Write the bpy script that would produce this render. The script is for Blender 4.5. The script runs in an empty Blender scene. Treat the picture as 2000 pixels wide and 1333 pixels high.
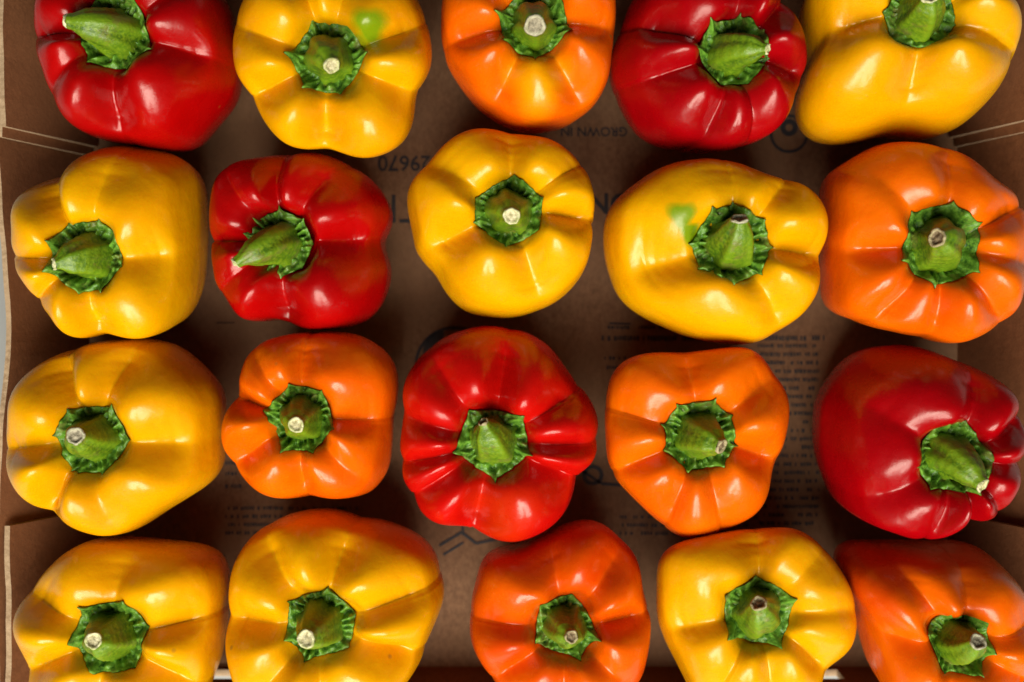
import bpy, bmesh, math, random, json
import numpy as np
C = bpy.context.scene.collection
sc = bpy.context.scene
# ---------------------------------------------------------------- camera, straight down over the tray
cam = bpy.data.cameras.new('camera'); co = bpy.data.objects.new('camera', cam); C.objects.link(co)
co.location = (0, 0, .60); co.rotation_euler = (0, 0, 0)
cam.sensor_width = 36; cam.lens = 43.49; cam.clip_start = .01; cam.clip_end = 20
cam.dof.use_dof = True; cam.dof.focus_distance = .525; cam.dof.aperture_fstop = 4.5
sc.camera = co
# ---------------------------------------------------------------- light
wd = bpy.data.worlds.new('World'); sc.world = wd; wd.use_nodes = True
wb = wd.node_tree.nodes['Background']; wb.inputs['Color'].default_value = (1, .92, .82, 1); wb.inputs['Strength'].default_value = .032
def lamp(name, loc, target, sx, sy, power, col):
    l = bpy.data.lights.new(name, 'AREA'); l.shape = 'RECTANGLE'; l.size = sx; l.size_y = sy; l.energy = power; l.color = col
    o = bpy.data.objects.new(name, l); C.objects.link(o); o.location = loc
    from mathutils import Vector
    o.rotation_euler = (Vector(target) - Vector(loc)).to_track_quat('-Z', 'Y').to_euler(); return o
# a window in two panes
lamp('window_pane_light', (-.34, -1.06, 1.32), (0, 0, .05), .62, 1.20, 34, (1, .94, .84))
lamp('window_pane_light', (.34, -1.06, 1.32), (0, 0, .05), .62, 1.20, 29, (1, .94, .84))
sc.view_settings.view_transform = 'Standard'; sc.view_settings.look = 'None'; sc.view_settings.exposure = 0; sc.view_settings.gamma = 1
TAU=6.283185307179586
RHO=np.array([0,.12,.22,.31,.38,.46,.57,.69,.81,.905,.968,1.0,.99,.95,.87,.75,.58,.40,.22,0])
DZ =np.array([-.0165,-.0165,-.0158,-.0118,-.0055,-.0015,0,-.0014,-.0048,-.0098,-.0168,-.0300,-.042,-.054,-.064,-.0735,-.081,-.0840,-.083,-.081])
def _crom(y,t):
    n=len(y); i=np.clip(np.floor(t).astype(int),0,n-2); f=t-i
    p=lambda k: y[np.clip(i+k,0,n-1)]
    a,b,c,d=p(-1),p(0),p(1),p(2)
    return .5*((2*b)+(c-a)*f+(2*a-5*b+4*c-d)*f*f+(3*b-a-3*c+d)*f**3)
def _wrap(x): return (x+np.pi)%TAU-np.pi
def _four(r,th):
    n=len(r); c=np.fft.rfft(r)/n; out=np.full(th.shape,c[0].real)
    for k in range(1,len(c)-1):
        out=out+2*(c[k].real*np.cos(k*th)-c[k].imag*np.sin(k*th))
    return out
def axis(p,z):
    # centre line of the fruit: base (z=0), belly (z=.05), crown (z=.075)
    zs=np.array([0,.05,.078,.1]); B=np.array(p['B']); C=np.array(p['C']); b0=B+(B-C)*.5
    top=C+(C-B)*.5
    return np.interp(z,zs,[b0[0],B[0],C[0],top[0]]),np.interp(z,zs,[b0[1],B[1],C[1],top[1]])
def body_surface(p,th,t):
    """th: angles, t: profile parameter 0..19 (same shape). returns x,y,z"""
    rho=_crom(RHO,t); dz=_crom(DZ,t); H=p['H']
    z=np.where(dz>-.0300, H+dz, np.interp(dz,[-.0845,-.0300],[0.0015,H-.0300]))
    R=_four(np.array(p['r']),th)
    # lobes: round arcs that meet in creases of different depth
    gs=sorted(p['g'],key=lambda q:q[0]); m=len(gs)
    rs=np.random.RandomState(p['seed']); hs=rs.uniform(-1,1,m)
    b=np.ones(th.shape); hgt=np.zeros(th.shape); dome=np.zeros(th.shape)
    for i in range(m):
        a0,d0=gs[i]; a1,d1=gs[(i+1)%m]; span=(a1-a0)%TAU
        u=((th-a0)%TAU)/span; ins=u<1; u=np.clip(u,0,1)
        ep=np.interp(t,[0,4,7,11],[.24,.22,.26,.36])
        sn=np.sin(np.pi*u); full=(np.sqrt(sn*sn+ep*ep)-ep)/(np.sqrt(1+ep*ep)-ep)
        dd=np.minimum(u,1-u)*span
        soft=1-np.exp(-(dd/.36)**1.7)
        wide=np.clip((span-1.1)/.9,0,1)*.55      # broad lobes are flatter on top
        arc=(1-wide)*full**.85+wide*soft
        d=np.where(u<.5,d0,d1); d=d+(d0*(1-u)+d1*u-d)*np.clip(1-np.abs(u-.5)*4,0,1)
        d=d**1.25
        b=np.where(ins,1-d*(1-arc)*min(1,.30+span*.75),b)
        hgt=np.where(ins,np.sin(np.pi*u)*hs[i],hgt)
        dome=np.where(ins,np.sin(np.pi*u)**1.7*min(1,span/1.2)*(.4+.6*min(d0,d1)),dome)
    g=1-b; lob=b
    sh=np.interp(rho,[0,.2,.34,.62,.9,1.0],[0,.12,.55,1,.85,.6]); low=t>11
    shz=np.where(low,np.interp(t,[11,14,17,19],[.35,.3,.5,0])*0.0,np.interp(t,[0,3,4,5,6,7,8,9.5,11],[0,.08,.38,.70,.93,1,.92,.45,0]))
    shr=np.where(low,np.interp(t,[11,14,17,19],[.55,.5,.8,.3]),np.interp(t,[0,2,4,6,8,11],[0,0,.15,.5,.9,.55]))
    z=z-g*.0148*shz+(dome-.5)*.0022*shz+hgt*.0022*shz
    # lobes lean in over the dimple
    inner=np.interp(t,[0,2,3.5,5,7,9],[0,.05,.45,.8,.4,0])
    rr=R*rho*(1-.165*g*shr)*(1-.17*inner*(.5*lob+.5*dome-.5))
    # broad unevenness
    w=p['seed']*1.7
    rr=rr*(1+.010*np.sin(3*th+w+t*.35)*np.interp(t,[0,5,19],[0,1,1]))
    z=z+.0010*np.sin(2*th+w*2.3)*shz+.0006*np.sin(5*th+w*.7+t)*shz
    cx,cy=axis(p,z)
    return cx+rr*np.cos(th),cy+rr*np.sin(th),z
def top_z(p,th,r):
    """height of the body under the calyx at absolute radius r"""
    ts=np.linspace(0,6,61)
    out=np.empty(th.shape)
    T,S=np.meshgrid(th,ts)
    X,Y,Z=body_surface(p,T,S)
    cx,cy=axis(p,Z); RR=np.hypot(X-cx,Y-cy)
    for j in range(len(th)):
        out[j]=np.interp(r[j],np.maximum.accumulate(RR[:,j]),Z[:,j])
    return out
DATA = json.loads('''
[{"H":0.087,"B":[-0.16281,0.1303],"C":[-0.16777,0.13036],"g":[[3.152,0.8],[3.851,0.3],[4.643,0.9],[6.066,0.8],[0.592,0.6],[1.581,0.7],[2.272,0.5]],"seed":3,"r":[0.0406,0.03996,0.0399,0.04035,0.04119,0.04221,0.04311,0.04372,0.04405,0.04425,0.04442,0.04457,0.04466,0.04474,0.04497,0.04552,0.04638,0.04716,0.04735,0.0467,0.04559,0.0447,0.0445,0.04504,0.04606,0.04705,0.04748,0.04699,0.04567,0.04403,0.04258,0.04162,0.04131,0.04177,0.04289,0.04393,0.04395,0.04263,0.04058,0.03885,0.03809,0.03828,0.03906,0.04006,0.04104,0.04199,0.043,0.04402,0.04474,0.04498,0.04508,0.04552,0.04639,0.04739,0.04815,0.04858,0.04883,0.04898,0.04881,0.04807,0.04678,0.04539,0.04437,0.04391,0.04394,0.04425,0.04457,0.0447,0.04449,0.04389,0.04289,0.04168],"tip":[-0.18337,0.13208,0.089,0.00317],"cr":0.01529,"col":"red","cut":"pale","patch":[]},
{"H":0.092,"B":[-0.07785,0.1273],"C":[-0.07689,0.11885],"g":[[4.644,1],[5.922,0.6],[0.332,0.7],[1.356,0.4],[1.865,0.7],[2.804,0.4],[3.579,0.8]],"seed":4,"r":[0.04282,0.0431,0.04369,0.04445,0.045,0.04504,0.04469,0.04438,0.04443,0.04478,0.04507,0.04506,0.04484,0.04465,0.04457,0.04445,0.04417,0.04385,0.04383,0.04437,0.04548,0.04684,0.04791,0.04848,0.04869,0.04871,0.0485,0.04804,0.04749,0.04703,0.0467,0.04635,0.04578,0.04495,0.04398,0.04305,0.04229,0.04174,0.04142,0.04134,0.04143,0.04148,0.04133,0.04102,0.04079,0.04082,0.04113,0.04169,0.04241,0.04313,0.0437,0.0441,0.04434,0.04445,0.04457,0.04494,0.04563,0.04637,0.04687,0.04715,0.04738,0.04751,0.04726,0.0464,0.045,0.04339,0.04207,0.04143,0.04152,0.04199,0.04244,0.04268],"tip":[-0.07256,0.111,0.102,0.0035],"cr":0.01472,"col":"yellow","cut":"pale","patch":[[-0.05887,0.13047,0.00757,"green",0.95],[-0.06308,0.125,0.00421,"green",0.8]]},
{"H":0.088,"B":[0.00743,0.13457],"C":[0.00925,0.13376],"g":[[3.305,0.8],[4.244,0.75],[5.275,0.75],[6.275,0.8],[1.077,0.6],[1.792,0.6],[2.481,0.5]],"seed":5,"r":[0.03937,0.03942,0.03925,0.03915,0.03925,0.03944,0.03966,0.03997,0.04045,0.04106,0.04169,0.04211,0.04199,0.04119,0.04,0.03893,0.03839,0.03853,0.03931,0.04043,0.0414,0.04172,0.0414,0.04091,0.04074,0.04114,0.04203,0.04309,0.04383,0.04383,0.04309,0.04196,0.0408,0.03987,0.03937,0.03945,0.04002,0.0407,0.04098,0.04059,0.03971,0.03875,0.03806,0.03775,0.03781,0.03822,0.03895,0.03986,0.04068,0.04115,0.04121,0.0411,0.04103,0.04109,0.04125,0.04154,0.04197,0.04259,0.0434,0.04424,0.04478,0.0447,0.04395,0.04283,0.04164,0.04052,0.03944,0.03846,0.03783,0.03779,0.03826,0.03892],"tip":[0.00931,0.12758,0.1,0.00455],"cr":0.01399,"col":"orange","cut":"grey","patch":[[0.0106,0.10946,0.01272,"yellow",0.7]]},
{"H":0.086,"B":[0.08524,0.12417],"C":[0.09355,0.1224],"g":[[1.461,0.7],[0.739,0.8],[6.036,0.9],[4.959,0.5],[4.487,0.7],[3.43,0.7],[2.84,0.8]],"seed":6,"r":[0.03819,0.03643,0.03534,0.035,0.0353,0.03616,0.03743,0.03863,0.03916,0.03876,0.03783,0.03711,0.03722,0.03828,0.04006,0.04214,0.04405,0.04531,0.04566,0.04532,0.04474,0.04432,0.04414,0.04404,0.04386,0.04354,0.04317,0.04282,0.04247,0.0422,0.0421,0.04217,0.04222,0.04207,0.04176,0.04148,0.04147,0.04178,0.04221,0.04249,0.04239,0.04194,0.04143,0.04114,0.04118,0.04142,0.04167,0.04184,0.04198,0.04212,0.04214,0.04185,0.04125,0.04067,0.04048,0.04083,0.04152,0.04219,0.04251,0.04238,0.04191,0.04117,0.04019,0.03901,0.03792,0.03738,0.03774,0.03898,0.04054,0.04161,0.0415,0.04015],"tip":[0.10492,0.11995,0.092,0.00231],"cr":0.01404,"col":"crimson","cut":"pale","patch":[]},
{"H":0.092,"B":[0.17009,0.12795],"C":[0.17129,0.13637],"g":[[4.635,0.9],[6.023,0.8],[3.206,1],[0.385,0.7],[1.366,0.6],[2.074,0.6]],"seed":7,"r":[0.04602,0.04495,0.04432,0.04405,0.04386,0.04338,0.04236,0.04082,0.039,0.03727,0.03597,0.03527,0.03509,0.03516,0.03514,0.03476,0.03393,0.03282,0.03175,0.03107,0.03107,0.03188,0.03342,0.03549,0.03788,0.04042,0.04294,0.04523,0.04695,0.04771,0.04732,0.04596,0.04413,0.0424,0.04118,0.04064,0.04078,0.04151,0.04273,0.04436,0.04625,0.04818,0.04988,0.05103,0.05142,0.05098,0.04979,0.04805,0.04605,0.04406,0.04231,0.0409,0.03984,0.03907,0.03857,0.03836,0.03849,0.03897,0.03975,0.04071,0.04167,0.04254,0.04329,0.04404,0.04492,0.04599,0.0472,0.04832,0.04905,0.04913,0.04849,0.04733],"tip":[0.16866,0.13959,0.1,0.00373],"cr":0.0143,"col":"amber","cut":"pale","patch":[]},
{"H":0.089,"B":[-0.17368,0.0429],"C":[-0.1783,0.03577],"g":[[3.176,0.55],[2.094,0.8],[6.252,0.8],[1.365,0.5],[4.73,0.9],[3.812,0.5]],"seed":8,"r":[0.03772,0.03761,0.03753,0.03764,0.03807,0.03894,0.04033,0.04216,0.04405,0.04554,0.0464,0.04669,0.04663,0.04644,0.04623,0.04598,0.04564,0.04521,0.04474,0.04413,0.04321,0.04203,0.04093,0.04022,0.0401,0.04057,0.04148,0.04247,0.043,0.04253,0.04111,0.0394,0.03822,0.0379,0.03825,0.03866,0.03843,0.03718,0.03519,0.03324,0.03204,0.03181,0.03235,0.03314,0.03362,0.03358,0.03326,0.03315,0.03373,0.0352,0.03725,0.03915,0.0402,0.04037,0.04017,0.04012,0.04039,0.04095,0.0417,0.04251,0.04311,0.04327,0.04292,0.04214,0.04121,0.04031,0.0395,0.03876,0.03814,0.03779,0.03771,0.03775],"tip":[-0.18797,0.03164,0.092,0.00252],"cr":0.01438,"col":"yellow","cut":"pale","patch":[]},
{"H":0.08,"B":[-0.09218,0.04425],"C":[-0.09944,0.04185],"g":[[1.684,0.8],[1.03,0.6],[0.027,1],[4.625,1],[3.146,0.9],[2.257,0.3],[3.758,0.3]],"seed":9,"r":[0.03677,0.03739,0.03849,0.0395,0.04004,0.04018,0.04022,0.04033,0.04054,0.04081,0.04103,0.04106,0.04081,0.04042,0.04011,0.04003,0.04018,0.04047,0.04077,0.04089,0.04074,0.04047,0.04053,0.04126,0.04261,0.04412,0.04515,0.04521,0.04422,0.04253,0.0407,0.03921,0.03852,0.03885,0.03988,0.04077,0.04061,0.0393,0.03773,0.03697,0.03736,0.03848,0.03955,0.04002,0.04004,0.0402,0.04079,0.04122,0.04059,0.03894,0.03748,0.03736,0.03861,0.04034,0.0416,0.04206,0.04206,0.04207,0.04238,0.04299,0.0437,0.04426,0.04448,0.04427,0.04369,0.0429,0.0421,0.04134,0.04047,0.03937,0.03809,0.03705],"tip":[-0.11446,0.03266,0.086,0.00255],"cr":0.01334,"col":"red","cut":"pale","patch":[]},
{"H":0.088,"B":[-0.00511,0.05085],"C":[-0.00129,0.05478],"g":[[1.52,0.7],[6.267,1],[5.105,0.8],[3.537,1],[2.564,0.5],[0.561,0.4]],"seed":10,"r":[0.04162,0.04062,0.0397,0.03943,0.03983,0.04055,0.04114,0.04127,0.04086,0.04016,0.03948,0.03892,0.03844,0.03803,0.03791,0.03827,0.03902,0.03981,0.04024,0.04032,0.04031,0.04044,0.04068,0.041,0.04135,0.0417,0.04201,0.04231,0.04273,0.04338,0.04421,0.04485,0.04479,0.04385,0.04247,0.04124,0.04047,0.04032,0.04085,0.04169,0.04198,0.04114,0.03957,0.03826,0.03776,0.03794,0.03842,0.03902,0.0397,0.04033,0.04074,0.04093,0.04108,0.0414,0.04192,0.04256,0.04322,0.04381,0.04419,0.04421,0.04388,0.04337,0.04282,0.0423,0.04185,0.04144,0.04104,0.04069,0.0406,0.04098,0.04165,0.04202],"tip":[-0.00021,0.0507,0.099,0.00353],"cr":0.01399,"col":"yellow","cut":"pale","patch":[]},
{"H":0.09,"B":[0.08775,0.03886],"C":[0.09219,0.04041],"g":[[6.188,1],[3.403,1],[5.336,0.7],[1.574,0.5],[0.868,0.6]],"seed":11,"r":[0.04812,0.04799,0.04752,0.047,0.04663,0.04645,0.04627,0.04589,0.04511,0.04375,0.04175,0.03943,0.03742,0.03624,0.03596,0.03639,0.03731,0.03848,0.03962,0.04047,0.04097,0.04134,0.04186,0.04264,0.04357,0.04439,0.04502,0.04563,0.04642,0.04743,0.04849,0.04928,0.04957,0.04944,0.04918,0.049,0.04899,0.0491,0.0492,0.04909,0.04856,0.04753,0.04611,0.04454,0.04301,0.04164,0.04048,0.0396,0.03903,0.03875,0.0387,0.0388,0.03903,0.0394,0.03993,0.04072,0.04185,0.04324,0.04454,0.04547,0.04598,0.04616,0.04605,0.04566,0.04511,0.04452,0.04408,0.04399,0.04445,0.04546,0.0467,0.04769],"tip":[0.09225,0.04956,0.098,0.00353],"cr":0.01541,"col":"yellow","cut":"grey","patch":[[0.0705,0.05203,0.00633,"green",1.0],[0.0743,0.04528,0.00507,"green",1.0]]},
{"H":0.088,"B":[0.1791,0.04361],"C":[0.18036,0.04057],"g":[[1.411,0.6],[0.383,0.8],[6.098,0.6],[5.434,0.6],[4.674,0.7],[4.067,0.7],[3.22,0.8],[2.331,0.3]],"seed":12,"r":[0.04259,0.04216,0.04294,0.04472,0.04652,0.04716,0.04612,0.04395,0.04172,0.04026,0.03979,0.04013,0.04103,0.04222,0.04345,0.04447,0.04511,0.04537,0.04542,0.04555,0.04589,0.04641,0.0469,0.0472,0.04737,0.04767,0.04828,0.04902,0.04928,0.0484,0.04631,0.0438,0.04188,0.04097,0.04095,0.04145,0.04208,0.04252,0.04264,0.04267,0.04309,0.04429,0.0461,0.0477,0.04835,0.04796,0.0469,0.0454,0.04365,0.04203,0.04099,0.04077,0.04123,0.04203,0.04285,0.04361,0.04425,0.04465,0.04483,0.04513,0.04586,0.04693,0.04785,0.04808,0.04735,0.04585,0.04436,0.04372,0.04408,0.04466,0.04459,0.04369],"tip":[0.17211,0.04178,0.099,0.00394],"cr":0.01653,"col":"orange","cut":"brown","patch":[]},
{"H":0.088,"B":[-0.17268,-0.03972],"C":[-0.17735,-0.04122],"g":[[1.973,1],[1.23,0.9],[6.21,0.8],[4.101,1],[3.29,0.9],[4.926,0.3]],"seed":13,"r":[0.04512,0.04494,0.04501,0.04534,0.04566,0.04568,0.04537,0.04498,0.04481,0.04495,0.04541,0.04612,0.04689,0.04724,0.04668,0.04514,0.04321,0.04164,0.04082,0.04077,0.04132,0.04223,0.04318,0.04388,0.04421,0.04417,0.04385,0.04342,0.04305,0.04278,0.04256,0.04235,0.04222,0.04239,0.04312,0.04455,0.04639,0.04787,0.04811,0.04694,0.04505,0.0434,0.04259,0.04275,0.04369,0.04488,0.04552,0.04504,0.04362,0.04205,0.04112,0.04114,0.04187,0.04289,0.04381,0.0444,0.04442,0.04379,0.04279,0.04192,0.04145,0.04139,0.04167,0.04228,0.04326,0.04449,0.04561,0.04622,0.04626,0.04599,0.04568,0.0454],"tip":[-0.17703,-0.03854,0.098,0.00374],"cr":0.01441,"col":"amber","cut":"grey","patch":[]},
{"H":0.084,"B":[-0.08673,-0.03328],"C":[-0.08979,-0.03286],"g":[[2.84,1],[3.686,0.9],[4.722,0.8],[6.235,0.8],[1.573,0.8],[5.473,0.4],[2.197,0.3]],"seed":14,"r":[0.03581,0.03641,0.03715,0.03803,0.039,0.04002,0.04098,0.04166,0.04195,0.04193,0.04175,0.04151,0.04122,0.04088,0.04054,0.04031,0.04016,0.03985,0.03919,0.03831,0.03759,0.03734,0.0376,0.03822,0.03886,0.03912,0.03871,0.03763,0.03624,0.03503,0.03448,0.03485,0.03589,0.03693,0.03739,0.03736,0.0373,0.0376,0.03839,0.03961,0.04101,0.04219,0.04274,0.04247,0.04157,0.0405,0.03969,0.03925,0.039,0.03877,0.0385,0.03817,0.03786,0.03764,0.03753,0.03748,0.03758,0.038,0.03878,0.0398,0.04085,0.04168,0.04194,0.04144,0.04025,0.03866,0.03702,0.03565,0.0348,0.03453,0.03476,0.03525],"tip":[-0.08838,-0.03424,0.094,0.00335],"cr":0.01367,"col":"orange","cut":"pale","patch":[]},
{"H":0.087,"B":[-0.0071,-0.03984],"C":[-0.00798,-0.04237],"g":[[4.455,1],[5.855,0.9],[6.217,0.9],[0.486,0.7],[1.453,0.9],[2.245,0.6],[2.897,0.7],[3.412,0.8],[3.74,0.6]],"seed":15,"r":[0.04693,0.0464,0.04572,0.04518,0.04484,0.04454,0.04406,0.04335,0.0427,0.04249,0.04283,0.0435,0.04431,0.04529,0.04653,0.04785,0.0488,0.04902,0.04858,0.04793,0.04745,0.04733,0.04759,0.04814,0.04882,0.04931,0.04926,0.04859,0.0476,0.04668,0.04593,0.04518,0.04423,0.04305,0.04182,0.04093,0.04077,0.04144,0.0425,0.04323,0.04342,0.04357,0.0442,0.04522,0.04608,0.04644,0.04627,0.04574,0.04515,0.04495,0.04542,0.0464,0.04737,0.04801,0.04832,0.04839,0.04817,0.0477,0.04716,0.04678,0.0466,0.04648,0.04626,0.04582,0.04519,0.04443,0.04361,0.04298,0.04309,0.04423,0.04578,0.04681],"tip":[-0.0118,-0.03339,0.091,0.00232],"cr":0.01486,"col":"scarlet","cut":"brown","patch":[[-0.00318,-0.07294,0.01486,"orange",0.3]]},
{"H":0.087,"B":[0.08149,-0.04199],"C":[0.07914,-0.03979],"g":[[5.99,1],[0.667,0.7],[1.703,0.7],[2.879,0.5],[3.523,0.8],[4.933,0.5],[4.389,0.6]],"seed":16,"r":[0.04,0.0401,0.04075,0.04175,0.04287,0.04393,0.04485,0.04546,0.04572,0.04572,0.04558,0.04512,0.0441,0.04266,0.04117,0.03992,0.0391,0.03879,0.03892,0.03921,0.03948,0.03979,0.04032,0.04116,0.04225,0.04345,0.04456,0.04539,0.04573,0.04549,0.04484,0.04408,0.0433,0.04239,0.04133,0.04037,0.0398,0.03981,0.04048,0.04159,0.04256,0.04272,0.04191,0.0407,0.03977,0.03939,0.03949,0.04005,0.04105,0.04236,0.04363,0.04452,0.04483,0.04471,0.04453,0.04454,0.04466,0.04454,0.04411,0.04365,0.04337,0.04311,0.04258,0.04175,0.0408,0.03997,0.03948,0.03958,0.04017,0.04073,0.04078,0.04038],"tip":[0.08549,-0.04295,0.095,0.00334],"cr":0.01444,"col":"orange","cut":"brown","patch":[]},
{"H":0.09,"B":[0.17683,-0.04253],"C":[0.18481,-0.04856],"g":[[1.183,0.7],[0.436,0.75],[6.186,0.6],[4.995,0.75],[4.531,0.6],[3.667,0.5],[2.574,0.5],[5.411,0.4]],"seed":17,"r":[0.03504,0.03477,0.03528,0.03665,0.03846,0.04004,0.0409,0.04103,0.04086,0.04074,0.04071,0.04074,0.04091,0.04116,0.04137,0.04145,0.04146,0.04145,0.04141,0.04135,0.04139,0.04164,0.04209,0.04261,0.043,0.04314,0.04315,0.04318,0.04333,0.04348,0.04347,0.04314,0.04249,0.04168,0.04096,0.04052,0.0404,0.04051,0.04078,0.04117,0.04164,0.04215,0.04264,0.04309,0.04343,0.04343,0.04287,0.04191,0.04111,0.04095,0.04133,0.04146,0.04045,0.03807,0.03509,0.03263,0.03137,0.03129,0.03193,0.03281,0.03383,0.03491,0.03571,0.03583,0.03521,0.03424,0.03351,0.03344,0.03404,0.03494,0.03553,0.03549],"tip":[0.19171,-0.05872,0.096,0.00334],"cr":0.01478,"col":"crimson","cut":"pale","patch":[]},
{"H":0.086,"B":[-0.17001,-0.12708],"C":[-0.17025,-0.12499],"g":[[3.514,1],[2.697,0.8],[0.175,0.8],[5.749,0.9],[1.367,0.5],[4.503,0.7]],"seed":18,"r":[0.04279,0.04422,0.0457,0.04697,0.04805,0.04902,0.04988,0.05032,0.05001,0.04884,0.04709,0.04518,0.04345,0.04213,0.04125,0.04073,0.04041,0.04018,0.04007,0.0402,0.0406,0.04114,0.0416,0.04186,0.04203,0.04225,0.04263,0.04327,0.04419,0.04528,0.04626,0.04689,0.04704,0.04673,0.04606,0.04514,0.04422,0.04382,0.04439,0.04582,0.0474,0.04843,0.04866,0.04822,0.04728,0.04603,0.04471,0.04358,0.04286,0.04263,0.04277,0.04289,0.04264,0.04199,0.04122,0.04065,0.04041,0.04051,0.04098,0.04192,0.04342,0.04521,0.04665,0.04724,0.04708,0.0465,0.0455,0.04412,0.0427,0.04168,0.04133,0.04173],"tip":[-0.17077,-0.12238,0.095,0.00355],"cr":0.01532,"col":"amber","cut":"pale","patch":[]},
{"H":0.087,"B":[-0.07913,-0.11833],"C":[-0.0813,-0.12],"g":[[3.142,1],[2.181,0.8],[1.312,1],[0.269,0.8],[5.951,1],[4.726,0.6],[4.021,0.6]],"seed":19,"r":[0.0482,0.04995,0.05159,0.05267,0.05298,0.05252,0.05147,0.05002,0.04839,0.04685,0.04565,0.04485,0.04444,0.04436,0.04442,0.04439,0.04414,0.04385,0.04377,0.04399,0.04447,0.04518,0.04624,0.04766,0.04913,0.05013,0.05028,0.04974,0.04884,0.04778,0.04664,0.04563,0.04511,0.0453,0.04603,0.04684,0.04726,0.04714,0.04669,0.04619,0.046,0.04649,0.04778,0.04949,0.05103,0.05175,0.05119,0.04945,0.04719,0.04525,0.04411,0.04386,0.04428,0.04501,0.04556,0.04559,0.04511,0.04444,0.04394,0.04381,0.04408,0.04466,0.04532,0.04584,0.04629,0.0469,0.04765,0.0481,0.04787,0.04714,0.04661,0.04694],"tip":[-0.08353,-0.12082,0.098,0.00395],"cr":0.01444,"col":"amber","cut":"pale","patch":[]},
{"H":0.084,"B":[0.0223,-0.12285],"C":[0.02256,-0.12156],"g":[[0.132,1],[3.08,0.6],[3.792,0.8],[1.729,0.5],[0.939,0.5],[5.499,0.5],[4.708,0.5]],"seed":20,"r":[0.04109,0.04126,0.04053,0.03928,0.03834,0.03833,0.0393,0.04078,0.04226,0.04351,0.0445,0.04518,0.0456,0.04575,0.04549,0.0447,0.04351,0.04229,0.04124,0.04035,0.03952,0.03874,0.03809,0.03766,0.03759,0.0382,0.03971,0.04164,0.04299,0.0432,0.04267,0.04215,0.04205,0.04225,0.04245,0.04245,0.04227,0.04206,0.04185,0.04161,0.04148,0.04172,0.04241,0.04315,0.04341,0.04304,0.04225,0.04137,0.04066,0.04025,0.04021,0.04054,0.04109,0.04161,0.04178,0.04154,0.04113,0.04086,0.04094,0.04145,0.04234,0.04342,0.04433,0.0447,0.04433,0.04334,0.0421,0.04091,0.03999,0.03953,0.03968,0.04036],"tip":[0.02434,-0.12119,0.093,0.00294],"cr":0.01324,"col":"vermilion","cut":"brown","patch":[]},
{"H":0.088,"B":[0.10644,-0.12323],"C":[0.10417,-0.11504],"g":[[5.638,0.8],[0.035,0.5],[3.293,0.7],[1.559,0.7],[0.759,0.3],[4.252,0.5],[4.865,0.6]],"seed":21,"r":[0.04503,0.0448,0.0441,0.04323,0.04254,0.04217,0.04211,0.04229,0.04256,0.04274,0.04274,0.04261,0.04239,0.042,0.04141,0.04085,0.04059,0.04063,0.04069,0.04053,0.0402,0.03993,0.03994,0.04035,0.04115,0.04232,0.04387,0.04569,0.04742,0.0484,0.04822,0.04716,0.04592,0.04505,0.0446,0.04438,0.04418,0.04373,0.04285,0.04158,0.04026,0.03931,0.03888,0.03897,0.03959,0.04078,0.04239,0.04395,0.04489,0.0449,0.04422,0.04338,0.04291,0.04298,0.0435,0.04416,0.04458,0.04463,0.04449,0.04441,0.04441,0.04436,0.04409,0.04343,0.04248,0.04178,0.04188,0.04269,0.0436,0.04418,0.04453,0.04485],"tip":[0.10015,-0.10649,0.098,0.00353],"cr":0.01483,"col":"amber","cut":"brown","patch":[]},
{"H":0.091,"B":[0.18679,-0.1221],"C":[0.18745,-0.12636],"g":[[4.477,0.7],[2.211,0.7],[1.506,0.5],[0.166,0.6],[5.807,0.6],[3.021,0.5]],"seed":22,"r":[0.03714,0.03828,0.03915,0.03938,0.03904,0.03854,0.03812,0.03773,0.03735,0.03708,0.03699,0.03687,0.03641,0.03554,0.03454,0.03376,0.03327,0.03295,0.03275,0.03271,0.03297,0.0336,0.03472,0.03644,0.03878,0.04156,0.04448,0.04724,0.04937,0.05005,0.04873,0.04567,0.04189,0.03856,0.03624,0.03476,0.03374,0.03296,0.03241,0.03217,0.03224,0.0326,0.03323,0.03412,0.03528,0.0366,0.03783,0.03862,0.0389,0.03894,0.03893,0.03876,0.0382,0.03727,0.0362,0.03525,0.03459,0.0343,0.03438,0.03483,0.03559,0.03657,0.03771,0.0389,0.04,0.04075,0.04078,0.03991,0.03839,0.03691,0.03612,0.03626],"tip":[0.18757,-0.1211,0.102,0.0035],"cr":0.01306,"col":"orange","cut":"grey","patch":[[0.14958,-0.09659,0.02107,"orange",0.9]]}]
''')
LABELS = [
 'deep red pepper in the tray corner, thick green stem pointing left to a pale tip',
 'yellow pepper with a pale green blotch beside its calyx, between red and orange ones',
 'orange pepper of the back row with a yellow flush on its front lobe',
 'dark red pepper with stem lying to the right, touching the large amber pepper',
 'large amber pepper at the back right, its stem cropped by the frame edge',
 'yellow pepper against the left wall, stem bent left with its cut end hidden',
 'small red pepper whose slim stem points down to the left across its shoulder',
 'yellow pepper with white-tipped stem, directly above the scarlet pepper',
 'wide yellow pepper with a green leaf-shaped blotch left of its calyx',
 'large bright orange pepper at the right, brown ringed stem end over a wide calyx',
 'golden pepper by the left wall, a lobe bulging up above its grey stem end',
 'small orange pepper with five even lobes, left of the scarlet pepper',
 'scarlet pepper with many narrow lobes and a stubby stem on a hexagonal calyx',
 'orange pepper right of the scarlet one, its dark stem curled down to the right',
 'dark red pepper leaning right with bright green stem ending in a white tip',
 'amber pepper in the front left corner with pale stem tip and round calyx',
 'amber pepper with deep grooves and swollen lobes in the front row',
 'reddish orange pepper between two yellow ones in the front row',
 'yellow pepper with shallow smooth lobes, right of the reddish orange one',
 'orange pepper in the front right corner, pale ringed stem end on its calyx',
]
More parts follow.
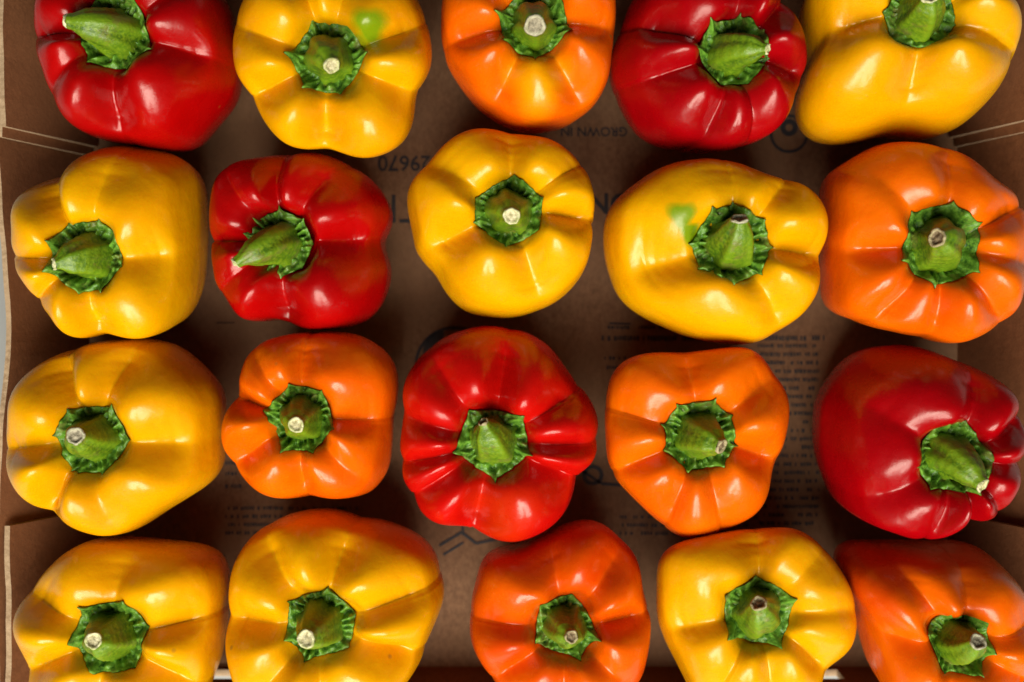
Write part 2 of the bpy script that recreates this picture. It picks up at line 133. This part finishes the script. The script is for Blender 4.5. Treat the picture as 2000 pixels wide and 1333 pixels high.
# ---------------------------------------------------------------- mesh helpers
def link(name, me, parent=None, mats=(), smooth=True):
    o = bpy.data.objects.new(name, me)
    C.objects.link(o)
    for m in mats: me.materials.append(m)
    if smooth: me.polygons.foreach_set('use_smooth', [True] * len(me.polygons))
    if parent: o.parent = parent
    return o
def empty(name, loc):
    o = bpy.data.objects.new(name, None); C.objects.link(o); o.location = loc
    o.empty_display_size = .02
    return o
def grid_mesh(name, X, Y, Z, cap0=None, cap1=None):
    """closed tube of rings (rows) with optional pole points"""
    n, m = X.shape
    V = np.stack([X, Y, Z], -1).reshape(-1, 3)
    i = np.arange(n - 1)[:, None] * m; j = np.arange(m)[None, :]; j2 = (j + 1) % m
    F = np.stack([i + j, i + j2, i + m + j2, i + m + j], -1).reshape(-1, 4).tolist()
    V = V.tolist()
    if cap0 is not None:
        V.append(tuple(cap0)); k = len(V) - 1
        F += [[k, (q + 1) % m, q] for q in range(m)]
    if cap1 is not None:
        V.append(tuple(cap1)); k = len(V) - 1; b = (n - 1) * m
        F += [[k, b + q, b + (q + 1) % m] for q in range(m)]
    me = bpy.data.meshes.new(name); me.from_pydata(V, [], F); me.update()
    return me

# ---------------------------------------------------------------- materials
def new_mat(name):
    m = bpy.data.materials.new(name); m.use_nodes = True
    nt = m.node_tree; return m, nt, nt.nodes['Principled BSDF']
def nd(nt, typ, **kw):
    n = nt.nodes.new(typ)
    for k, v in kw.items():
        if k.startswith('i_'): n.inputs[k[2:].replace('_', ' ')].default_value = v
        else: setattr(n, k, v)
    return n
def noise(nt, scale, detail=3, rough=.5, vec=None):
    n = nd(nt, 'ShaderNodeTexNoise'); n.inputs['Scale'].default_value = scale
    n.inputs['Detail'].default_value = detail; n.inputs['Roughness'].default_value = rough
    if vec is not None: nt.links.new(vec, n.inputs['Vector'])
    return n.outputs['Fac']
def ramp(nt, fac, a, b, ca=(0,0,0,1), cb=(1,1,1,1)):
    r = nd(nt, 'ShaderNodeValToRGB'); r.color_ramp.elements[0].position = a; r.color_ramp.elements[1].position = b
    r.color_ramp.elements[0].color = ca; r.color_ramp.elements[1].color = cb
    nt.links.new(fac, r.inputs['Fac']); return r.outputs['Color']
def mix(nt, fac, a, b, blend='MIX'):
    n = nd(nt, 'ShaderNodeMix', data_type='RGBA', blend_type=blend)
    for s, v in ((n.inputs[0], fac), (n.inputs[6], a), (n.inputs[7], b)):
        if isinstance(v, (int, float)): s.default_value = v
        elif isinstance(v, tuple): s.default_value = v + (1,) if len(v) == 3 else v
        else: nt.links.new(v, s)
    return n.outputs[2]
def bump(nt, bs, h, strength, dist, prev=None):
    b = nd(nt, 'ShaderNodeBump'); b.inputs['Strength'].default_value = strength
    b.inputs['Distance'].default_value = dist; nt.links.new(h, b.inputs['Height'])
    if prev is not None: nt.links.new(prev, b.inputs['Normal'])
    nt.links.new(b.outputs['Normal'], bs.inputs['Normal']); return b.outputs['Normal']

SKIN = {  # ground colour and its deeper cast
 'red':      ((.36, .0006, .0006), (.28, .000, .001)),
 'crimson':  ((.32, .000, .0020), (.26, .000, .002)),
 'scarlet':  ((.49, .0035, .001), (.39, .0015, .001)),
 'vermilion':((.66, .092, .000), (.56, .042, .000)),
 'orange':   ((.73, .128, .000), (.71, .092, .000)),
 'amber':    ((.70, .335, .000), (.68, .290, .000)),
 'yellow':   ((.72, .358, .000), (.71, .300, .000)),
}
PATCHCOL = {'green': (.17, .26, .003), 'yellow': (.74, .36, .000), 'orange': (.52, .045, .000)}  # orange also paints in the shade on the front right pepper's back-left flank
def skin_material(col):
    m, nt, bs = new_mat('skin_' + col); a, b = SKIN[col]
    g = nd(nt, 'ShaderNodeNewGeometry'); pos = g.outputs['Position']
    c = mix(nt, ramp(nt, noise(nt, 26, 2, .5, pos), .35, .70), a, b)
    # tiny pale lenticels
    vo = nd(nt, 'ShaderNodeTexVoronoi'); vo.inputs['Scale'].default_value = 420; nt.links.new(pos, vo.inputs['Vector'])
    sp = ramp(nt, vo.outputs['Distance'], .05, .16, (1,1,1,1), (0,0,0,1))
    sp = mix(nt, 1.0, sp, ramp(nt, noise(nt, 60, 2, .5, pos), .60, .68), 'MULTIPLY')
    at = nd(nt, 'ShaderNodeAttribute', attribute_name='patch')
    sx = nd(nt, 'ShaderNodeSeparateColor'); nt.links.new(at.outputs['Color'], sx.inputs['Color'])
    ad = nd(nt, 'ShaderNodeMath', operation='MULTIPLY_ADD'); nt.links.new(noise(nt, 150, 4, .65, pos), ad.inputs[0]); ad.inputs[1].default_value = 1.1; nt.links.new(sx.outputs[0], ad.inputs[2])
    gate = nd(nt, 'ShaderNodeMath', operation='MULTIPLY'); nt.links.new(ramp(nt, ad.outputs[0], .55, 1.45), gate.inputs[0]); nt.links.new(ramp(nt, sx.outputs[0], .05, .95), gate.inputs[1])
    c = mix(nt, gate.outputs[0], c, PATCHCOL['green'])
    c = mix(nt, sx.outputs[1], c, PATCHCOL['yellow'])
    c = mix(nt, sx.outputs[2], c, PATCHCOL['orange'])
    # small tan scars and scuffs
    v2 = nd(nt, 'ShaderNodeTexVoronoi'); v2.inputs['Scale'].default_value = 46; nt.links.new(pos, v2.inputs['Vector']); v2.inputs['Randomness'].default_value = 1
    s2 = ramp(nt, v2.outputs['Distance'], .03, .07, (1,1,1,1), (0,0,0,1))
    s2 = mix(nt, 1.0, s2, ramp(nt, noise(nt, 34, 2, .5, pos), .57, .60), 'MULTIPLY')
    c = mix(nt, mix(nt, .75, (0, 0, 0), s2), c, (.30, .14, .02))
    c = mix(nt, mix(nt, .35, (0, 0, 0), sp), c, (a[0], min(1, a[1] * 1.6 + .05), a[2] + .02))
    nt.links.new(c, bs.inputs['Base Color'])
    rg = ramp(nt, noise(nt, 90, 4, .6, pos), .3, .75, (.21,.21,.21,1), (.34,.34,.34,1))
    nt.links.new(rg, bs.inputs['Roughness'])
    bs.inputs['Specular IOR Level'].default_value = .45
    bs.inputs['Specular Tint'].default_value = (1, .93, .80, 1) if col in ('yellow', 'amber') else (1, .95, .88, 1)
    bs.inputs['Subsurface Weight'].default_value = SSS
    bs.inputs['Subsurface Radius'].default_value = (1.0, .35, .05)
    bs.inputs['Subsurface Scale'].default_value = .006
    n0 = bump(nt, bs, noise(nt, 42, 2, .5, pos), .35, .0030)
    n1 = bump(nt, bs, noise(nt, 150, 3, .55, pos), .22, .0012, n0)
    n2 = bump(nt, bs, noise(nt, 1100, 2, .5, pos), .10, .00025, n1)
    return m
SSS = .18
MS = {k: skin_material(k) for k in SKIN}

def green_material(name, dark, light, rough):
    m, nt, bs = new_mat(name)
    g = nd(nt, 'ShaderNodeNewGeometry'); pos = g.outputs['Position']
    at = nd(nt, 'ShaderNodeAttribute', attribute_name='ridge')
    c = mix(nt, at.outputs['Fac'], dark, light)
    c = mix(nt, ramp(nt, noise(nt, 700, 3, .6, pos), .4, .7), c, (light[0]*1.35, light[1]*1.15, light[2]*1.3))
    c = mix(nt, mix(nt, .55, (0, 0, 0), ramp(nt, noise(nt, 120, 4, .75, pos), .54, .66)), c, (.16, .13, .035))
    nt.links.new(c, bs.inputs['Base Color'])
    bs.inputs['Roughness'].default_value = rough; bs.inputs['Specular IOR Level'].default_value = .5
    bump(nt, bs, noise(nt, 900, 4, .6, pos), .5, .0007)
    return m
M_CALYX = green_material('calyx_green', (.014, .066, .004), (.105, .270, .020), .42)
M_STEM = green_material('stem_green', (.045, .115, .003), (.125, .240, .006), .38)
M_EDGE, nt, bs = new_mat('calyx_dry_edge')
bs.inputs['Base Color'].default_value = (.34, .36, .10, 1); bs.inputs['Roughness'].default_value = .6
def cut_pair(k, pa, pb, ra, rb):
    out = []
    for nm, x, y, sc_ in (('cut_end_pith_', pa, pb, 620), ('cut_end_rim_', ra, rb, 420)):
        m, nt, bs = new_mat(nm + k); pos = nd(nt, 'ShaderNodeNewGeometry').outputs['Position']
        nt.links.new(ramp(nt, noise(nt, sc_, 4, .7, pos), .40, .62, x + (1,), y + (1,)), bs.inputs['Base Color'])
        bs.inputs['Roughness'].default_value = .7; bump(nt, bs, noise(nt, 800, 3, .6, pos), .8, .0009); out.append(m)
    return out
CUTS = {'pale': cut_pair('pale', (.34, .30, .14), (.62, .58, .36), (.40, .42, .16), (.66, .64, .40)),
        'brown': cut_pair('brown', (.10, .065, .03), (.26, .19, .10), (.26, .22, .10), (.42, .36, .20)),
        'grey': cut_pair('grey', (.16, .14, .09), (.40, .36, .25), (.30, .29, .18), (.50, .48, .33))}

def card_material(name, base, dark, flute_axis='X', flute=.006):
    m, nt, bs = new_mat(name)
    pos = nd(nt, 'ShaderNodeNewGeometry').outputs['Position']
    mp = nd(nt, 'ShaderNodeMapping'); nt.links.new(pos, mp.inputs['Vector'])
    mp.inputs['Scale'].default_value = (1, 1.6, 1) if flute_axis == 'X' else (1.6, 1, 1)
    c = mix(nt, ramp(nt, noise(nt, 260, 6, .8, mp.outputs[0]), .38, .62), tuple(v * 1.12 for v in base), tuple(v * .88 for v in dark))
    c = mix(nt, ramp(nt, noise(nt, 18, 3, .6, pos), .35, .75), c, tuple(v * .85 for v in base))
    nt.links.new(c, bs.inputs['Base Color'])
    bs.inputs['Roughness'].default_value = .82; bs.inputs['Specular IOR Level'].default_value = .25
    wv = nd(nt, 'ShaderNodeTexWave', bands_direction=flute_axis); wv.inputs['Scale'].default_value = TAU / (flute * 20)
    wv.inputs['Distortion'].default_value = .0; nt.links.new(pos, wv.inputs['Vector'])
    n1 = bump(nt, bs, wv.outputs['Fac'], .05 if 'floor' in name else .0, .0003)
    bump(nt, bs, noise(nt, 600, 4, .7, pos), .5, .0004, n1)
    return m
M_FLOOR = card_material('kraft_board_floor', (.205, .108, .053), (.150, .075, .036), 'Y')
M_WALL = card_material('kraft_board_wall', (.210, .084, .032), (.185, .071, .026), 'Y')
M_CEDGE = card_material('kraft_board_cut_edge', (.46, .33, .20), (.30, .19, .10), 'X', .004)
M_INK, nt, bs = new_mat('black_print_ink'); bs.inputs['Base Color'].default_value = (.014, .012, .014, 1); bs.inputs['Roughness'].default_value = .7
M_SLIT, nt, bs = new_mat('slit_dark_board'); bs.inputs['Base Color'].default_value = (.03, .018, .01, 1); bs.inputs['Roughness'].default_value = .9

# ---------------------------------------------------------------- setting: table under the carton
def plane(name, x0, x1, y0, y1, z, mat):
    n = 2; me = bpy.data.meshes.new(name)
    me.from_pydata([(x0,y0,z),(x1,y0,z),(x1,y1,z),(x0,y1,z)], [], [(0,1,2,3)])
    o = link(name, me, None, (mat,), False); return o
M_TABLE, nt, bs = new_mat('pale_painted_table')
pos = nd(nt, 'ShaderNodeNewGeometry').outputs['Position']
nt.links.new(mix(nt, ramp(nt, noise(nt, 9, 5, .6, pos), .3, .7), (.36, .37, .35), (.30, .31, .30)), bs.inputs['Base Color'])
bs.inputs['Roughness'].default_value = .6
tb = plane('table_top', -.9, .9, -.8, .8, -.0045, M_TABLE); tb['kind'] = 'structure'

# ---------------------------------------------------------------- carton
box = empty('cardboard_tray', (0, 0, 0))
box['label'] = 'open brown cardboard tray holding all the peppers, dark printing on its floor'
box['category'] = 'box'
def panel(name, pts, thick, mat, holes=(), edge=M_CEDGE, parent=box):
    """pts[row][col] inner surface; solid of given thickness away from the tray centre, with missing cells"""
    P = np.array(pts, float); n, m, _ = P.shape
    du = np.gradient(P, axis=1); dv = np.gradient(P, axis=0); N = np.cross(du, dv)
    N /= np.linalg.norm(N, axis=2, keepdims=True)
    cen = P.mean((0, 1)); 
    if np.dot(N.mean((0, 1)), np.array([cen[0], cen[1], -.2 if abs(N.mean((0,1))[2]) > .8 else 0])) < 0: N = -N
    Q = P + N * thick
    V = np.concatenate([P.reshape(-1, 3), Q.reshape(-1, 3)]).tolist(); K = n * m
    F, MI = [], []
    ok = lambda i, j: 0 <= i < n - 1 and 0 <= j < m - 1 and (i, j) not in holes
    for i in range(n - 1):
        for j in range(m - 1):
            if not ok(i, j): continue
            a, b, c, d = i*m+j, i*m+j+1, (i+1)*m+j+1, (i+1)*m+j
            F.append([a, b, c, d]); MI.append(0); F.append([K+d, K+c, K+b, K+a]); MI.append(0)
            for (p, q, ii, jj) in ((a, b, i-1, j), (b, c, i, j+1), (c, d, i+1, j), (d, a, i, j-1)):
                if not ok(ii, jj): F.append([q, p, K+p, K+q]); MI.append(1)
    me = bpy.data.meshes.new(name); me.from_pydata(V, [], F); me.update()
    o = link(name, me, parent, (mat, edge), False)
    me.polygons.foreach_set('material_index', MI)
    bm = bmesh.new(); bm.from_mesh(me); bmesh.ops.recalc_face_normals(bm, faces=bm.faces); bm.to_mesh(me); bm.free()
    return o
XL0, XR0, YF0, YB0 = -.205, .216, -.158, .186      # floor edges
HR = .055
# floor panel with the faint score line of a fold
floor = panel('floor_panel', [[(x, y, 0) for x in np.linspace(XL0-.001, XR0+.001, 8)] for y in np.linspace(YF0-.001, YB0+.001, 6)], .004, M_FLOOR)
rl = random.Random(4)
def side(name, foot, rim, y0, y1, thick, h=HR, ny=25, bulge=None, wob=.0007, lift=0, edge=M_CEDGE):
    rows = []
    ys = np.linspace(y0, y1, ny); pa, pb, pc = rl.uniform(0, 6), rl.uniform(0, 6), rl.uniform(0, 6); off = [wob * (math.sin(y * 31 + pa) * .8 + math.sin(y * 74 + pb) * .4) for y in ys]; hz = [.0004 * math.sin(y * 210 + pc) + rl.uniform(-1, 1) * .00015 for y in ys]
    for k in range(7):
        f = k / 6; r = []
        for q, y in enumerate(ys):
            b = bulge(y) if bulge else 0
            x = foot + (rim + b - foot) * f + off[q] * f * f
            r.append((x, y, f * (h + hz[q]) + lift))
        rows.append(r)
    return panel(name, rows, thick, M_WALL, edge=edge)
# left wall: its rim sags inward between the two corner flaps
KB = [(-.19, 0), (-.083, .000), (-.060, .0006), (-.040, .0016), (-.020, .0032), (-.004, .0046), (.016, .0040), (.040, .0028), (.065, .0014), (.096, -.0010), (.2, -.001)]
bl = lambda y: float(np.interp(y, [a for a, b in KB], [b for a, b in KB]))
side('side_wall', XL0, -.2258, YF0, YB0, .0026, bulge=bl, ny=60)
side('side_wall', XR0, .2370, YF0, YB0, .0030, bulge=lambda y: 0, ny=40)
# inner corner flaps doubling the side walls at both ends (their cut edges show as pale lines)
side('corner_flap', XL0 + .0045, -.2218, .0940, YB0, .0030, h=.0575, ny=16, lift=.0012)
side('corner_flap', XL0 + .0045, -.2212, YF0, -.0815, .0030, h=.0540, ny=12, lift=.0012)
side('corner_flap', XR0 - .0045, .2318, .0985, YB0, .0030, h=.0575, ny=16, lift=.0012)
side('corner_flap', XR0 - .0045, .2318, YF0, -.0835, .0030, h=.0545, ny=12, lift=.0012)
# a second, thinner ply just behind the flap edge
side('liner_flap', XL0 + .0018, -.2240, .0895, YB0 - .004, .0018, h=.0560, ny=14, lift=.0012)
side('liner_flap', XR0 - .0018, .2345, .0940, YB0 - .004, .0018, h=.0560, ny=14, lift=.0012)
# end walls; the near one has two long vent slots
def endwall(y0, y1, slots):
    xs = sorted(set([round(v, 4) for v in np.linspace(XL0, XR0, 30)] + [s for p in slots for s in p])); zs = [0, .0025, .0105, .02, .035, .048, HR]
    holes = {(1, j) for j in range(len(xs) - 1) if any(a - 1e-6 <= xs[j] and xs[j+1] <= b + 1e-6 for a, b in slots)}
    sx = lambda x, f: x * (1 + .07 * f)
    rows = [[(sx(x, z / HR), y0 + (y1 - y0) * z / HR, z) for x in xs] for z in zs]
    return panel('end_wall', rows, .0035, M_WALL, holes)
endwall(YF0, -.1735, [(-.158, -.119), (.118, .1565)])
endwall(YB0, .2020, [])

# printing on the floor, upside down as it lies
def ink(name, V, F, parent=floor):
    me = bpy.data.meshes.new(name); me.from_pydata(V, [], F); me.update(); return link(name, me, parent, (M_INK,), False)
ZI = .0003
def px(x, y): return ((x - 1000) * 2.4834e-4, (666.5 - y) * 2.4834e-4)   # survey of the floor plane
def text(name, s, x, y, size, rot=math.pi, bold=0):
    cu = bpy.data.curves.new(name, 'FONT'); cu.body = s; cu.size = size; cu.align_x = 'CENTER'; cu.align_y = 'CENTER'; cu.offset = bold
    cu.resolution_u = 3
    o = bpy.data.objects.new(name, cu); C.objects.link(o); dg = bpy.context.evaluated_depsgraph_get()
    me = bpy.data.meshes.new_from_object(o.evaluated_get(dg)); bpy.data.objects.remove(o)
    r = link(name, me, floor, (M_INK,), False); X, Y = px(x, y); r.location = (X, Y, ZI); r.rotation_euler = (0, 0, rot); return r
text('printed_number', '29670', 790, 318, .0105, bold=.00012)
text('printed_letters', 'CTN', 800, 405, .020, bold=.0)
text('printed_letters', 'ON', 1192, 396, .014, bold=.0003)
text('printed_letters', 'GROWN IN', 1160, 257, .0062, bold=.0001)
text('printed_letters', 'O', 1158, 926, .0135, bold=.0003)
def ring(x, y, r0, r1, a0=0, a1=TAU, n=48):
    X, Y = px(x, y); V, F = [], []
    for k in range(n + 1):
        a = a0 + (a1 - a0) * k / n
        for r in (r0, r1): V.append((X + r * math.cos(a), Y + r * math.sin(a), ZI))
    for k in range(n): F.append((2*k, 2*k+1, 2*k+3, 2*k+2))
    return ink('printed_ring', V, F)
ring(1541, 262, .0080, .0094); ring(1541, 250, .0018, .0042)
ring(888, 716, .0180, .0196); ring(868, 690, .0062, .0105, 1.6, 4.2)
def stroke(pts, w, name='printed_stroke'):
    V, F = [], []
    for i, (a, b) in enumerate(zip(pts, pts[1:])):
        A, B = np.array(px(*a)), np.array(px(*b)); d = (B - A) / np.linalg.norm(B - A); nn = np.array([-d[1], d[0]]) * w / 2
        k = len(V); z = ZI + i * .00004
        for q in (A + nn, A - nn, B - nn, B + nn): V.append((q[0], q[1], z))
        F.append((k, k+1, k+2, k+3))
    return ink(name, V, F)
stroke([(858, 1066), (902, 1040), (930, 1062), (975, 1052)], .0014)
stroke([(866, 1084), (905, 1060)], .0012); stroke([(905, 1046), (903, 1020)], .0012)
stroke([(1130, 915), (1175, 945), (1240, 950)], .0014)
stroke([(1190, 632), (1232, 633)], .0009)
V, F = [], []
def fine_rows(x0, x1, ys, h=3.2, gap=.22, dens=1.0):
    for y in ys:
        x = x0
        while x < x1:
            wl = rl.uniform(2.2, 5.5)
            if rl.random() > gap:
                A = px(x, y - h * rl.uniform(.8, 1.25)); B = px(min(x + wl, x1), y + h * rl.uniform(.8, 1.25)); k = len(V)
                V.extend([(A[0], A[1], ZI), (B[0], A[1], ZI), (B[0], B[1], ZI), (A[0], B[1], ZI)]); F.append((k, k+3, k+2, k+1))
            x += wl + rl.uniform(1.0, 2.2) + (5 if rl.random() < .15 else 0)
fine_rows(1175, 1610, [661], 4.5, .1); fine_rows(1480, 1600, [676 + 16.5*k for k in range(22)], 3.4)
fine_rows(1210, 1480, [1010, 1026, 1042], 3.2); fine_rows(440, 700, [993, 1009, 1025, 1041], 3.2)
fine_rows(1180, 1330, [640, 700, 718], 3.0); fine_rows(440, 480, [905, 925, 950], 3.4)
fp = ink('printed_small_rows', V, F); fp['kind'] = 'stuff'
X, Y = px(440, 631)
sl = ink('slit', [(X-.0045, Y-.0003, ZI), (X+.0045, Y-.0002, ZI), (X+.0048, Y+.0003, ZI), (X-.0040, Y+.0004, ZI)], [(0,1,2,3)]); sl.data.materials[0] = M_SLIT

# ---------------------------------------------------------------- peppers
NT, NS = 240, 96
def add_attr(me, name, arr):
    at = me.color_attributes.new(name, 'FLOAT_COLOR', 'POINT'); buf = np.ones((len(me.vertices), 4)); buf[:arr.shape[0], :3] = arr
    if arr.shape[0] < len(buf): buf[arr.shape[0]:, :3] = arr[:1]
    at.data.foreach_set('color', buf.ravel())
def make_pepper(p, label):
    ox, oy = p['B']; root = empty('bell_pepper', (ox, oy, 0))
    root['label'] = label; root['category'] = 'bell pepper'; root['group'] = 'bell peppers standing in the tray'
    rs = np.random.RandomState(p['seed'] * 7)
    # body: one lobed closed skin
    th = np.arange(NT) * TAU / NT; ts = np.linspace(.25, 18.75, NS); T, S = np.meshgrid(th, ts)
    X, Y, Z = body_surface(p, T, S)
    Z = np.maximum(Z, .0006)
    me = grid_mesh('body', X - ox, Y - oy, Z, (X[0].mean() - ox, Y[0].mean() - oy, Z[0].mean()), (X[-1].mean() - ox, Y[-1].mean() - oy, Z[-1].mean() + .0002))
    o = link('body', me, root, (MS[p['col']],))
    A = np.zeros((NT * NS, 3))
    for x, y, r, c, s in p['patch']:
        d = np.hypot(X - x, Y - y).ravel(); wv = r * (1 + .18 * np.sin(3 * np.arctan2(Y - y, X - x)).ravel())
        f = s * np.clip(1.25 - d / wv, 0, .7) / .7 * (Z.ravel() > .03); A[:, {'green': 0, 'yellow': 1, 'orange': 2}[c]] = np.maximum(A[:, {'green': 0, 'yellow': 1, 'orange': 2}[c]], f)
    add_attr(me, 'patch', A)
    # calyx: crinkled polygonal collar lying on the dimple
    cr = p['cr']; cx, cy = p['C']; NC, NR = 160, 26
    th = np.arange(NC) * TAU / NC; npt = rs.choice([5, 6, 6, 7, 8]); a0 = rs.uniform(0, TAU)
    bp = np.sort((a0 + (np.arange(npt) + rs.uniform(-.22, .22, npt)) * TAU / npt) % TAU)
    nxt = np.searchsorted(bp, th) % npt; prv = (nxt - 1) % npt
    span = (bp[nxt] - bp[prv]) % TAU; u = ((th - bp[prv]) % TAU) / span; phi = (u - .5) * span
    ro = cr * 1.10 * np.cos(span / 2) / np.cos(phi) * .62 + cr * .38
    ro += cr * .11 * np.exp(-(np.minimum(u, 1 - u) / .06)) * rs.uniform(.1, 1.7, npt)[nxt]
    ro *= 1 + .006 * np.sin(17 * th + rs.uniform(0, 6)) + .004 * np.sin(31 * th + rs.uniform(0, 6))
    us = np.concatenate([np.linspace(.0, .5, 7)[1:], np.linspace(.54, 1.0, NR - 8), [1.0, .93]])
    zz = np.array([top_z(p, th, ro * uu) for uu in us]); zz[-1] -= .0012; zz[-2] += 0
    fr = rs.uniform(.7, 1.6); ph = 12 * th + 2.6 * np.sin(2 * th + rs.uniform(0, 6)) + 1.8 * np.sin(5 * th + rs.uniform(0, 6))
    ph2 = 21 * th + 3.0 * np.sin(3 * th + rs.uniform(0, 6))
    Xc, Yc, Zc, RD = [], [], [], []
    zlow = top_z(p, th, np.full(NC, cr * .55)).mean()
    for k, uu in enumerate(us):
        r = ro * uu; tw = .02 * math.sin(uu * 9 + p['seed'])
        amp = np.interp(uu, [.5, .62, .8, .95, 1], [.0002, .0009, .0014, .0008, .0001]) if k < len(us) - 1 else 0
        wv = (np.sin(ph + uu * 5.0) * .55 + np.sin(ph2 - uu * 7) * .45) * (1 + .5 * np.sin(3 * th + uu * 9)) + .35 * np.sin(9 * th + uu * 22 + p['seed'])
        lift = np.interp(uu, [0, .45, .55, .68, .84, .95, 1.0], [.0050, .0046, .0034, .0030, .0027, .0017, .0007]) if k < len(us) - 1 else .0
        bl_ = np.interp(uu, [0, .5, .8], [1, .8, 0])
        z = zz[k] * (1 - bl_) + zlow * bl_
        rj = r * (1 + .008 * wv * (uu > .5))
        Xc.append(cx + rj * np.cos(th + tw)); Yc.append(cy + rj * np.sin(th + tw)); Zc.append(z + lift * (.75 + .4 * fr * .7) + amp * fr * wv)
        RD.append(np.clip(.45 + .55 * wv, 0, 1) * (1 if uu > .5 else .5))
    Xc, Yc, Zc = map(np.array, (Xc, Yc, Zc))
    me = grid_mesh('calyx', Xc - ox, Yc - oy, Zc, (cx - ox, cy - oy, Zc[0].mean()))
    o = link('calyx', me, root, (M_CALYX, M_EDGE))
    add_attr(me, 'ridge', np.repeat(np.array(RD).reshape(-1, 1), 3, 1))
    nrow = len(us); mi = np.zeros(len(me.polygons), int); mi[(nrow - 3) * NC:(nrow - 1) * NC] = 1; me.polygons.foreach_set('material_index', mi)
    # stem: ribbed tapering stalk bent towards its cut tip
    tx, ty, tz, tr = p['tip']; z0 = zlow + .0015
    D = np.array([tx - cx, ty - cy]); L = np.hypot(*D)
    P0 = np.array([cx, cy, z0]); P3 = np.array([tx, ty, tz])
    P1 = np.array([cx - D[0] * .05, cy - D[1] * .05, z0 + (tz - z0) * .55]); P2 = np.array([cx + D[0] * .45, cy + D[1] * .45, z0 + (tz - z0) * ((.72 if p['seed'] in (6, 17) else 1.0) if L > .012 else .8)])
    n, m = 34, 60; s = np.linspace(0, 1, n)[:, None]
    Q = (1-s)**3*P0 + 3*(1-s)**2*s*P1 + 3*(1-s)*s*s*P2 + s**3*P3
    Tn = np.gradient(Q, axis=0); Tn /= np.linalg.norm(Tn, axis=1, keepdims=True)
    ref = np.array([math.cos(a0), math.sin(a0), .0]); A1 = ref - Tn * (Tn @ ref)[:, None]; A1 /= np.linalg.norm(A1, axis=1, keepdims=True); A2 = np.cross(Tn, A1)
    fl = tr * 1.0
    rad = np.interp(s[:, 0], [0, .08, .2, .45, .75, .93, .98, 1], [cr * .76, cr * .68, cr * .60, max(cr * .52, tr), max(cr * .40, tr * .98), fl * 1.05, fl * 1.04, fl * .96])
    a = np.arange(m) * TAU / m; rib = .075 * np.cos(5 * a + a0) + .03 * np.cos(9 * a + 1) + .05 * np.cos(2 * a + a0 * 3); ribs = 1 + rib[None, :] * np.interp(s, [0, .3, .9, 1], [1.0, 1.0, .7, .4])
    R = rad[:, None] * ribs * (1 + .012 * np.sin(s * 40 + 3 * a[None, :]))
    G = Q[:, None, :] + R[..., None] * (np.cos(a)[None, :, None] * A1[:, None, :] + np.sin(a)[None, :, None] * A2[:, None, :])
    me = grid_mesh('stem', G[..., 0] - ox, G[..., 1] - oy, G[..., 2])
    st = link('stem', me, root, (M_STEM,))
    rd = np.clip(.5 + rib / .07 * .35, 0, 1)[None, :] * np.ones((n, 1)) ; add_attr(me, 'ridge', np.repeat(rd.reshape(-1, 1), 3, 1))
    # cut end: pale rim round a sunken brown pith
    rr = np.array([.97, 1.0, .90, .74, .66, .45, .2]) ; hh = np.array([-.0006, .0002, .0007, .0006, -.0001, -.0004, -.0001])
    G2 = P3 + (rr[:, None, None] * fl * .985 * (1 + .04 * np.sin(3 * a + a0 * 2) + .012 * np.sin(8 * a))[None, :, None] * ribs[-1][None, :, None]) * (np.cos(a)[None, :, None] * A1[-1] + np.sin(a)[None, :, None] * A2[-1]) + hh[:, None, None] * Tn[-1] * (1 + .35 * np.sin(4 * a + a0)[None, :, None]) + (fr * .0005 * np.sin(a * 1 + a0 * 5) + .00008 * np.sin(a * 7 + a0))[None, :, None] * rr[:, None, None] * Tn[-1]
    c = P3 + Tn[-1] * .0002
    me = grid_mesh('cut_end', G2[..., 0] - ox, G2[..., 1] - oy, G2[..., 2], None, (c[0] - ox, c[1] - oy, c[2]))
    ce = link('cut_end', me, st, (CUTS[p['cut']][1], CUTS[p['cut']][0])); mi = np.zeros(len(me.polygons), int); mi[4 * m:] = 1; me.polygons.foreach_set('material_index', mi)
    return root
for p, lab in zip(DATA, LABELS): make_pepper(p, lab)
